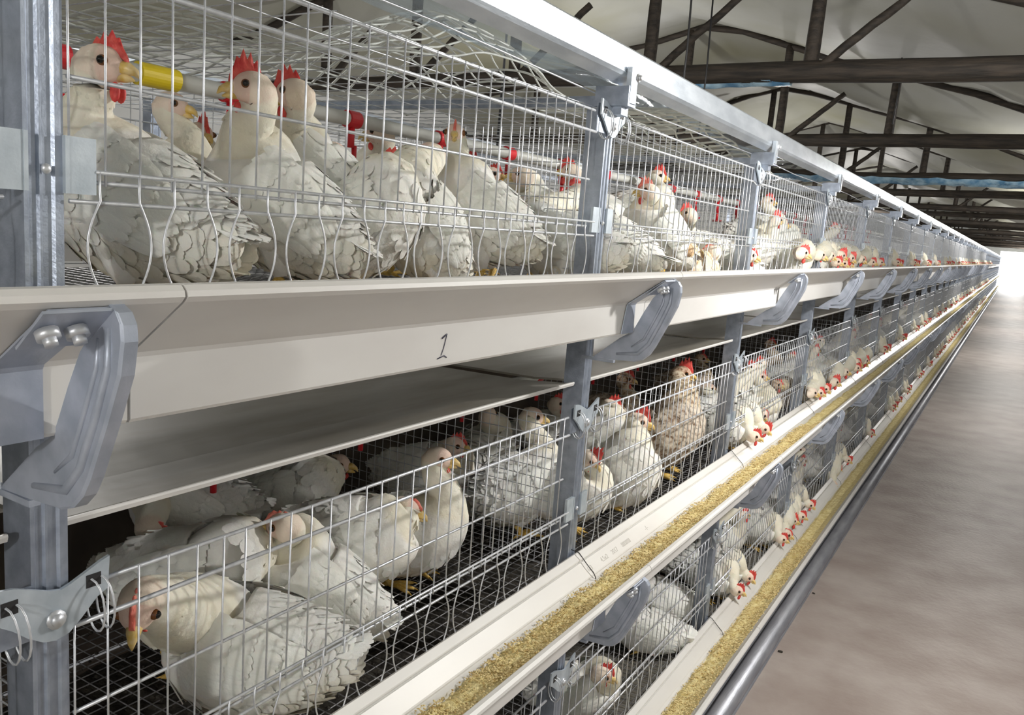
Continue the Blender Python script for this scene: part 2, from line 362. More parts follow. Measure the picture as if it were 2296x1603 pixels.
# ---- feed troughs
TP = [(.012, -.087), (.0255, -.0965), (.0265, -.0985), (.0250, -.1030), (.0300, -.1015), (.056, -.1250), (.0580, -.1275), (.0540, -.1305), (.0540, -.1350), (.0640, -.1370), (.074, -.165), (.085, -.190), (.106, -.192), (.108, -.140), (.165, -.095), (.170, -.085), (.175, -.073), (.180, -.0680), (.187, -.0685), (.1915, -.073),
      (.1925, -.078), (.188, -.083), (.1175, -.136), (.1145, -.141), (.1145, -.197), (.112, -.2005), (.075, -.203), (.045, -.185), (.025, -.15), (.010, -.115), (.006, -.090)]
tm = MB(); tm.extr(TP, .0015, L-.0015); trough_me = None
for k in range(3):
    z = zt(k)
    t = empty('feed_trough', (0, 0, z), 'long white PVC feed trough of the %s tier' % TIER[k], 'trough')
    for n in range(-2, NP):
        if trough_me is None: o = tm.build('trough_section', MT['pvc'], t); trough_me = o.data
        else: o = link('trough_section', trough_me, t)
        o.location = (0, n*L - .01, 0)
    if k == 0:
        b = MB(); y0, z0, x = 0.466, -0.166, .1150
        def st(p, w=.0011): b.tube([(x, yy + y0, zz + z0) for yy, zz in p], w, 5)
        st([(-.004, .006), (.004, .010), (.007, .011)], .0013); st([(.007, .010), (.001, -.008), (-.004, -.018)], .0006); st([(-.012, -.022), (-.003, -.020), (.003, -.019), (.009, -.022)], .0010)
        b.build('pen_mark', MT['ink'], t)
    if k == 1:
        for s_, yy, w in (('6-3', 1.18, 0), ('4.5x2', 1.25, 0), ('2017', 1.31, 0), ('888888', 1.37, 0), ('-1-', 1.52, 0)):
            fc = bpy.data.curves.new('printed_text', 'FONT'); fc.body = s_; fc.size = .017; fc.extrude = .0002
            fo = bpy.data.objects.new('printed_text', fc); COL.objects.link(fo); fo.data.materials.append(MT['greyink'])
            # lies on the sloped strip, running along +y, readable from the aisle
            ax = Vector((0, 1, 0)); up = Vector((-.0275, 0, .025)).normalized(); nn = ax.cross(up)
            fo.matrix_world = Matrix(((ax.x, up.x, nn.x, .052), (ax.y, up.y, nn.y, yy), (ax.z, up.z, nn.z, -.1165), (0, 0, 0, 1)))
            me = bpy.data.meshes.new_from_object(fo); me.name = 'printed_text'; mw = fo.matrix_world.copy(); bpy.data.objects.remove(fo); me.transform(mw.to_3x3().to_4x4())
            link('printed_text', me, t, (.0500, yy, -.1194))
    # wire hooks tying the trough at each post
    if k:
        for n in range(0, 8):
            b = MB(); b.tube([(.0, .0, -.08), (.02, .0, -.082), (.045, -.002, -.104), (.06, .0, -.118), (.064, .002, -.126), (.066, .004, -.134)], .0011, 5)
            b.build('trough_hook', MT['dark'], t, loc=(0, n*L-.02, 0))
# ---- the feed itself
def feed_strip(k, y0, y1, st, name, label):
    z = zt(k); b = MB(); nx = 22; ny = int((y1-y0)/st); vs = []; fs = []
    rnd = random.Random(k*7)
    for j in range(ny+1):
        y = y0 + (y1-y0)*j/ny
        edge = .008*noise.noise(Vector((y*9, k*5, 0))) + .005*noise.noise(Vector((y*31, k, 2)))
        for i in range(nx+1):
            u = i/nx; x = .064 + (.154-.064)*u
            h = -.133 + .030*max(0, u-.45)**1.3 + .003*math.sin(math.pi*u) + edge*(1-u)*1.3 + .004*noise.noise(Vector((x*40, y*14, k))) + rnd.uniform(-.0012, .0012) + .0018*noise.noise(Vector((x*220, y*220, k)))
            if u < .2: h -= (.2-u)*.06
            if x > .108: h = max(h, -.1365 + .79*(x-.108))
            vs.append((x, y, z + h))
    for j in range(ny):
        for i in range(nx): a = j*(nx+1)+i; fs.append((a, a+1, a+nx+2, a+nx+1))
    b.add(vs, fs); o = b.build(name, MT['feed']); tag(o, label, 'feed', kind='stuff'); return o
for k in range(3):
    lab = 'crumbly yellow-brown feed lying in the %s trough' % TIER[k]
    feed_strip(k, -.9, 4.2, .0035 if k else .02, 'feed', lab + ', near stretch')
    feed_strip(k, 4.2, NP*L-1, .06, 'feed', lab + ', far stretch')
ico = [(0, 0, 1), (.9, 0, .3), (.28, .85, .2), (-.72, .53, .3), (-.72, -.53, .2), (.28, -.85, .3), (0, 0, -.8)]
icf = [(0, 1, 2), (0, 2, 3), (0, 3, 4), (0, 4, 5), (0, 5, 1), (6, 2, 1), (6, 3, 2), (6, 4, 3), (6, 5, 4), (6, 1, 5)]
def crumbs(name, n, fn, m, seed, r0, r1):
    rd = random.Random(seed); b = MB()
    for i in range(n):
        x, y, z = fn(rd); r_ = rd.uniform(r0, r1); a = rd.uniform(0, 6.28); ca, sa = math.cos(a), math.sin(a)
        b.add([(x + r_*(vx*ca - vy*sa)*1.2, y + r_*(vx*sa + vy*ca), z + r_*vz*.8) for vx, vy, vz in ico], icf)
    return b.build(name, m)
for k in (1, 2):
    def fn(rd, k=k):
        y = rd.uniform(.0, 3.6) if k == 2 else rd.uniform(-.3, 3.3)
        if noise.noise(Vector((y*9, k*3, 0))) < -.15 and rd.random() < .7: y += .1
        u = rd.random(); x = .066 + .092*u
        return x, y, zt(k) + max(-.1310 + .030*max(0, u-.45)**1.3, -.1340 + .79*(x-.108)) + .003*math.sin(math.pi*u) + (.008*noise.noise(Vector((y*9, k*5, 0))) + .005*noise.noise(Vector((y*31, k, 2))))*(1-u)*1.3 + .004*noise.noise(Vector((x*40, y*14, k)))
    o = crumbs('feed_crumbs', 12000 if k == 1 else 8000, fn, MT['crumb'], k, .0012, .0030); tag(o, 'loose feed crumbs on top of the feed in the %s trough' % TIER[k], 'feed', kind='stuff')
# ---- trough brackets: stick shaped arm wrapping the trough from below
def make_bracket():
    t = empty('trough_bracket', (0, 0, 0))
    arm = [(.178, -.092), (.180, -.086), (.188, -.0815), (.197, -.086), (.203, -.095), (.2045, -.108), (.200, -.135), (.182, -.178), (.160, -.226), (.150, -.243), (.136, -.256), (.118, -.262), (.070, -.265), (.028, -.266),
           (.030, -.262), (.085, -.216), (.111, -.200), (.121, -.180), (.133, -.155), (.150, -.124), (.168, -.104)]
    b = MB(); b.extr(arm, -.0025, 0); b.build('web', MT['galv_arm'], t)
    out = arm[2:12]; b = MB(); n = len(out); vs = []; fs = []
    for x, z in out: vs += [(x-.001, -.003, z), (x+.002, -.0015, z-.0012), (x+.002, .010, z-.0012), (x-.001, .010, z)]
    for i in range(n-1):
        for q in range(4): fs.append((i*4+q, i*4+(q+1) % 4, (i+1)*4+(q+1) % 4, (i+1)*4+q))
    fs += [(0, 1, 2, 3), tuple((n-1)*4+q for q in (3, 2, 1, 0))]
    b.add(vs, fs); b.build('flange', MT['galv_arm'], t)
    b = MB(); b.box((.0, -.004, -.272), (.075, .006, -.266)); b.build('foot_bar', MT['galv_arm'], t)
    rib = [(.188, -.100), (.187, -.132), (.171, -.174), (.150, -.220), (.128, -.244), (.08, -.251)]
    b = MB(); b.tube([(x, -.002, z) for x, z in rib], [.003, .0042, .0045, .0045, .0045, .003], 8); b.build('rib', MT['galv_arm'], t)
    rib = [(.174, -.110), (.172, -.134), (.157, -.170), (.138, -.212), (.112, -.232)]
    b = MB(); b.tube([(x, -.002, z) for x, z in rib], [.0015, .003, .003, .003, .0015], 8); b.build('rib', MT['galv_arm'], t)
    # strap hugging the outer wall of the trough
    wall = [(.1890, -.0835), (.1185, -.1365), (.1160, -.1410), (.1160, -.1985)]
    vs = []; fs = []; b = MB()
    for x, z in wall: w_ = {-.0835: -.050, -.1365: -.056, -.1410: -.057, -.1985: -.074}[z]; e_ = -.003 if z > -.13 else -.014; vs += [(x, w_, z), (x, e_, z), (x+.0016, e_, z-.001), (x+.0016, w_, z-.001)]
    for i in range(len(wall)-1):
        for q in range(4): fs.append((i*4+q, i*4+(q+1) % 4, (i+1)*4+(q+1) % 4, (i+1)*4+q))
    fs += [(0, 1, 2, 3), tuple((len(wall)-1)*4+q for q in (3, 2, 1, 0))]
    b.add(vs, fs); b.build('strap', MT['galv_arm'], t)
    b = MB(); b.extr([(.193, -.084), (.1945, -.086), (.158, -.1170), (.157, -.1150)], -.056, -.002); b.build('clip', MT['galv_arm'], t)
    for yy in (-.046, -.024):
        b = MB(); b.tube([(.180, yy, -.100), (.184, yy, -.106)], .0085, 14); b.tube([(.184, yy, -.106), (.187, yy, -.1105)], .0055, 6); b.build('bolt', MT['wire'], t)
    return t
br0 = make_bracket(); snap = snapshot(br0); snap2 = dict(snap); snap2[br0.name] = [c for c in snap[br0.name] if c.name.split('.')[0] != 'strap']
BRY = -.052
for k in range(3):
    for n in range(0, 22 if k == 0 else 14):
        if k == 2: continue
        o = br0 if (k == 0 and n == 0) else copy_tree(br0, tree=snap if n < 2 else snap2)
        o.location = (0, n*L + BRY - (.022 if n == 0 else 0), zt(k))
        if n < 6: tag(o, 'galvanised bracket under the %s trough, %s from the camera' % (TIER[k], 'nearest' if n == 0 else ORD[n]), 'bracket')
        else: tag(o, 'galvanised trough bracket far down the %s trough' % TIER[k], 'bracket', 'far brackets of the %s trough' % TIER[k])
# ---- front wire panels and feeding guards
R1, R2, R3, RV = .0026, .0030, .0022, .0013
def hmesh(y0, y1, rad, name):
    b = MB(); b.tube([(0, y0, 0), (0, y1, 0)], rad, 8); return b.mesh(name, MT['wire'])
H_top, H_sec, H_mid, H_b1 = hmesh(.035, L-.095, R1, 'horizontal_wire'), hmesh(.006, L-.082, R2, 'horizontal_wire'), hmesh(.004, L-.096, R3, 'horizontal_wire'), hmesh(.006, L-.092, R3, 'horizontal_wire')
H_g = hmesh(.030, L-.06, R3, 'horizontal_wire'); H_l = hmesh(.004, L-.056, R3, 'horizontal_wire')
b = MB(); b.tube([(.002, 0, .246), (.002, 0, .008)], RV, 6); V_me = b.mesh('vertical_wire', MT['wire'])
def curved(sgn, amp=.0135):
    pts = [(.004, 0, .022), (.004, 0, .004), (.005, 0, -.006)]
    for i in range(1, 12):
        u = i/11; pts.append((.005, sgn*amp*math.sin(math.pi*min(1, u*1.02))**.85 if u < .98 else 0, -.008 - .088*u))
    pts += [(.006, -sgn*.004, -.108), (.006, -sgn*.005, -.128)]
    b = MB(); b.tube(pts, RV, 6); return b.mesh('curved_wire', MT['wire'])
C_me = [curved(-1), curved(1)]
for k in range(3):
    for n in range(-1, NP-1):
        near = 0 <= n < 3
        nm = {0: 'between the first and second posts', 1: 'between the second and third posts', 2: 'between the third and fourth posts', 3: 'between the fourth and fifth posts', -1: 'left of the nearest post'}.get(n)
        for what in ('panel', 'guard'):
            t = empty('front_wire_panel' if what == 'panel' else 'feeding_guard', (0, n*L, zt(k)))
            if what == 'panel': lab = 'upright wire front panel of the %s tier %s' % (TIER[k], nm or 'far down the row'); cat = 'cage panel'
            else: lab = 'feeding guard of wavy bars of the %s tier %s' % (TIER[k], nm or 'far down the row'); cat = 'cage guard'
            tag(t, lab, cat, None if nm else ('far %s of the %s tier' % ('front panels' if what == 'panel' else 'feeding guards', TIER[k])))
            rd = random.Random(k*100+n)
            if what == 'panel':
                hs = [(H_top, .244), (H_sec, .203), (H_mid, .106), (H_b1, .011)]
                ys = [.0373*i + .004 for i in range(30)]
                if near:
                    for me, z in hs: link('horizontal_wire', me, t, (0, 0, z))
                    for y in ys: link('vertical_wire', V_me, t, (0, y + rd.uniform(-.0012, .0012), 0)).rotation_euler = (rd.uniform(-.006, .006), 0, 0)
                else:
                    b = MB(); sg = 4 if n > 5 else 5
                    for z, r_, ya, yb in ((.244, R1, .035, L-.095), (.203, R2, .006, L-.082), (.106, R3, .004, L-.096), (.011, R3, .006, L-.092)): b.tube([(0, ya, z), (0, yb, z)], r_, sg)
                    b.build('horizontal_wires', MT['wire'], t)['kind'] = 'stuff'
                    if n < 24:
                        b = MB()
                        for y in ys[::1 if n < 14 else 2]: b.tube([(.002, y, .246), (.002, y, .008)], RV, 3 if n > 5 else 4, cap=False)
                        b.build('vertical_wires', MT['wire'], t)['kind'] = 'stuff'
            else:
                ys = [.032 + .0427*i for i in range(26)]
                if near:
                    link('horizontal_wire', H_g, t, (.003, 0, .021)); link('horizontal_wire', H_l, t, (.002, 0, -.008))
                    for i, y in enumerate(ys): link('curved_wire', C_me[i % 2], t, (0, y + rd.uniform(-.002, .002), 0))
                elif n < 16:
                    b = MB()
                    b.tube([(.003, .03, .021), (.003, L-.06, .021)], R3, 4); b.tube([(.002, .004, -.008), (.002, L-.056, -.008)], R3, 4)
                    for i, y in enumerate(ys):
                        s_ = -1 if i % 2 == 0 else 1
                        b.tube([(.004, y, .022), (.005, y, -.008), (.005, y+s_*.011, -.035), (.005, y+s_*.0125, -.06), (.005, y+s_*.006, -.09), (.006, y, -.12)], RV, 3 if n > 5 else 4, cap=False)
                    b.build('guard_wires', MT['wire'], t)['kind'] = 'stuff'
                else:
                    b = MB(); b.tube([(.002, .004, -.008), (.002, L-.056, -.008)], R3, 4); b.build('guard_wires', MT['wire'], t)['kind'] = 'stuff'
# ---- partitions, wire floors, wire roof
def grid(b, p, u, v, nu, nv, su, sv, r_):
    """wires: nu along v spaced su on u, nv along u spaced sv on v"""
    p, u, v = Vector(p), Vector(u), Vector(v)
    for i in range(nu): q = p + u*su*i; b.tube([q, q + v*sv*(nv-1)], r_, 4, cap=False)
    for j in range(nv): q = p + v*sv*j; b.tube([q, q + u*su*(nu-1)], r_, 4, cap=False)
b = MB(); grid(b, (-.74, 0, -.135), (1, 0, 0), (0, 0, 1), 29, 15, .025, .0255, .0011); PART = b.mesh('wire_partition', MT['wire'])
b = MB(); grid(b, (-.74, 0, -.135), (1, 0, 0), (0, 0, 1), 15, 8, .05, .051, .0011); PARTF = b.mesh('wire_partition', MT['wire'])
for k in range(3):
    for n in range(NP-12):
        o = link('wire_partition', PART if n < 5 else PARTF, None, (-.03, n*L-.02, zt(k)))
        nm = {0: 'beside the nearest post', 1: 'behind the second post', 2: 'behind the third post', 3: 'behind the fourth post'}.get(n)
        tag(o, 'square wire mesh partition across the %s tier %s' % (TIER[k], nm or 'far down the row'), 'partition', None if nm else 'far partitions of the %s tier' % TIER[k])
def roof_wire(b, x0, x1, y0, y1, z, sx, sy, r_, amp=.0, seg=4):
    x = x0
    while x <= x1: b.tube([(x, y0 + (y1-y0)*i/12, z + amp*noise.noise(Vector((x*3, i*.7, z)))) for i in range(13)] if amp else [(x, y0, z), (x, y1, z)], r_, seg, cap=False); x += sx
    y = y0
    while y <= y1: b.tube([(x0, y, z), ((x0+x1)/2, y, z + amp*noise.noise(Vector((y*3, 2, z)))), (x1, y, z)] if amp else [(x0, y, z), (x1, y, z)], r_, seg, cap=False); y += sy
for k in range(3):
    b = MB(); z = zt(k) - .142
    roof_wire(b, -.76, -.005, -.6, 3.6, z, .025, .025, .0013, 0); roof_wire(b, -.75, -.01, 3.6, 38, z, .05, .1, .0016, 0, 3)
    tag(b.build('wire_floor', MT['wire_dark']), 'fine dark wire mesh floor of the %s tier' % TIER[k], 'cage floor')
b = MB(); roof_wire(b, -1.5, -.02, -.6, 3.6, H0+.257, .105, .065, .0011, .010); roof_wire(b, -1.5, -.02, 3.6, 20, H0+.257, .1, .1, .0014, 0, 3)
tag(b.build('wire_roof', MT['wire']), 'wire mesh roof over the top tier of cages', 'cage roof')
b = MB()
for k in range(3):
    pass
grid(b, (-.785, -.6, H0-.135), (0, 1, 0), (0, 0, 1), 104, 9, .05, .048, .0012); tag(b.build('back_partition', MT['wire']), 'lengthwise wire partition at the back of the top tier', 'partition')
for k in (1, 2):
    b = MB(); b.box((-.80, -3.0, zt(k)-.33), (-.79, 45, zt(k)+.285)); tag(b.build('back_sheet', MT['shadesheet']), 'dark soiled back sheet behind the %s tier' % TIER[k], 'panel')  # added sheet, its dark colour stands in for the shaded depth of the cages
b = MB(); grid(b, (-1.50, -.6, H0-.135), (0, 1, 0), (0, 0, 1), 104, 5, .05, .09, .0014); tag(b.build('front_wire_panel', MT['wire']), 'wire front on the far side of the top tier', 'cage panel')
for k in range(3):
    b = MB(); b.extr([(-.012-1.55, -.09), (-1.71, -.075), (-1.71, -.185), (-1.60, -.2)], -.6, 20); b.v = [(x, y, z+zt(k)) for x, y, z in b.v]
    tag(b.build('feed_trough', MT['pvc']), 'white trough on the far side of the %s tier' % TIER[k], 'trough')
# plastic netting thrown over the wire roof
def net(name, label, x0, x1, y0, y1, ZF, cx, cy, seed, wr=.0026):
    b = MB(); nx = int((x1-x0)/cx); ny = int((y1-y0)/cy)
    def P(i, j):
        x = x0 + cx*i; y = y0 + cy*j
        return Vector((x + .02*noise.noise(Vector((i*.4, j*.4, seed))), y + .03*noise.noise(Vector((i*.3, j*.5, seed+3))), H0 + ZF(x, y) + .02*noise.noise(Vector((x*6, y*5, seed)))))
    for i in range(nx+1): b.tube([P(i, j*.5) for j in range(2*ny+1)], wr, 5)
    for j in range(ny+1): b.tube([P(i*.5, j) for i in range(2*nx+1)], wr*1.25, 5)
    tag(b.build(name, MT['net']), label, 'net')
net('plastic_net', 'white plastic netting humped over the nearest stretch of the wire roof', -.95, -.30, .35, 1.75, lambda x, y: .285 + .24*math.exp(-((y-1.35)/.42)**2)*math.exp(-((x+.6)/.30)**2), .055, .070, 1)
net('plastic_net', 'white plastic netting in a tangle on the roof past the second post', -.42, -.06, 1.42, 2.9, lambda x, y: .275 + .07*math.exp(-((y-1.9)/.5)**2), .050, .060, 7)
# ---- manure trays under the tiers
b = MB(); b.extr([(-.018, -.333), (-.022, -.337), (-.030, -.338), (-.15, -.350), (-.45, -.356), (-.745, -.352), (-.745, -.347), (-.45, -.351), (-.15, -.345), (-.030, -.333), (-.021, -.329)], .008, L-.05)
TR = None
lb = MB(); lb.extr([(-.014, -.331), (-.016, -.3365), (-.022, -.3385), (-.032, -.3395), (-.034, -.3380), (-.024, -.3330), (-.018, -.3285), (-.015, -.3285)], .008, L-.05); LIP = lb.mesh('lip', MT['pvc'])
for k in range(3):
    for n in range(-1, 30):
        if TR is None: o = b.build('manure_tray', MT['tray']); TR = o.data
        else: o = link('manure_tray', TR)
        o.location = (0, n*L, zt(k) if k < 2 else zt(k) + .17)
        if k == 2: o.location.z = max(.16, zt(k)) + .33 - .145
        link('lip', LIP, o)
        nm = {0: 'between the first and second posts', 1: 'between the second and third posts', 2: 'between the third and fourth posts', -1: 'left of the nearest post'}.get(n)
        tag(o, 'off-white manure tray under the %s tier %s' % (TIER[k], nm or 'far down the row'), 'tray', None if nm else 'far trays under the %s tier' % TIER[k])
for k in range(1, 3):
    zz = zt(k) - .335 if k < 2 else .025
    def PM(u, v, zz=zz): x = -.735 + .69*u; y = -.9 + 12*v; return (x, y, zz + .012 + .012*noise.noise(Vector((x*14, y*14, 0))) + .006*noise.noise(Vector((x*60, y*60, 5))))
    tag(sheet('manure_layer', PM, 50, 700, MT['manure']), 'dark layer of droppings under the %s wire floor' % TIER[k], 'manure', kind='stuff')  # droppings coloured near-black to carry the shade under the wire floor
def fl(rd):
    return rd.uniform(-.70, -.02), rd.uniform(-.1, 3.4), zt(1) - .141 + rd.uniform(-.001, .004)
tag(crumbs('droppings', 1500, fl, MT['manure'], 9, .002, .006), 'dark droppings caught in the middle wire floor', 'droppings', kind='stuff')
tag(crumbs('feather_scraps', 260, fl, MT['plume'], 12, .0015, .004), 'pale scraps of down and litter on the middle wire floor', 'litter', kind='stuff')
# ---- drinker line
t = empty('drinker_line', (-.40, 0, H0+.186), 'grey water pipe with red nipple drinkers inside the top tier', 'drinker')
b = MB(); b.tube([(0, -1.0, 0), (0, 5, 0), (0, 14, 0)], .0135, 12); b.build('pipe', MT['pipe'], t)
b = MB(); b.tube([(0, .350, 0), (0, .418, 0)], .0175, 24, smooth=False); b.build('coupling', MT['yellowfit'], t)['label'] = 'yellow pipe coupling'
for i in range(26):
    y = .825 + .30*(i-2) if i != 2 else .825
    if abs(y - .38) < .07: continue
    e = MB(); e.tube([(0, y-.016, 0), (0, y+.016, 0)], .0170, 24, smooth=False); e.tube([(0, y, -.012), (0, y, -.055)], .007, 8); sd = e.build('nipple_saddle', MT['redfit'], t)
    e = MB(); e.tube([(.0, y+.01, -.05), (.0, y+.01, -.095)], .0055, 8); e.tube([(0, y+.01, -.094), (0, y+.01, -.100), (0, y+.01, -.092)], [.006, .021, .024], 12, cap=False); e.build('drip_cup', MT['redfit'], sd)
t = empty('drinker_line', (-.42, 0, zt(1)+.195), 'water pipe with red nipples in the shade of the middle tier', 'drinker')
b = MB(); b.tube([(0, -1.0, 0), (0, 14, 0)], .0135, 10); b.build('pipe', MT['pipe'], t)
for i in range(10):
    y = .12 + .4*i; e = MB(); e.tube([(0, y-.016, 0), (0, y+.016, 0)], .0170, 20, smooth=False); e.tube([(0, y, -.012), (0, y, -.075)], .006, 8); e.build('nipple_saddle', MT['redfit'], t)
# ---- the battery across the aisle (only its edge shows)
for n in range(2, 26):
    b = MB(); b.box((1.62, n*L-.035, 0), (1.66, n*L, H0+.30)); tag(b.build('cage_post', MT['galv']), 'post of the cages across the aisle', 'post', 'posts across the aisle')
for k in range(3):
    b = MB(); b.extr([(1.60, -.088), (1.45, -.072), (1.435, -.075), (1.45, -.185), (1.56, -.2)], 1.6, 30); b.v = [(x, y, z+zt(k)) for x, y, z in b.v]
    tag(b.build('feed_trough', MT['pvc']), 'white trough of the %s tier across the aisle' % TIER[k], 'trough')
    b = MB(); b.box((1.66, 1.6, zt(k)-.15), (2.4, 30, zt(k)-.13)); b.box((1.66, 1.6, zt(k)-.35), (2.4, 30, zt(k)-.34)); tag(b.build('cage_floor', MT['wire_dark']), 'floor deck of the %s tier across the aisle' % TIER[k], 'cage floor')
    b = MB()
    for i in range(0, 260): b.tube([(1.62, 1.6 + i*.1, zt(k)+.24), (1.62, 1.6+i*.1, zt(k)-.12)], .002, 3, cap=False)
    for z in (.244, .2, .1, .01): b.tube([(1.62, 1.6, zt(k)+z), (1.62, 28, zt(k)+z)], .003, 4)
    tag(b.build('front_wire_panel', MT['wire']), 'wire front of the %s tier across the aisle' % TIER[k], 'cage panel')
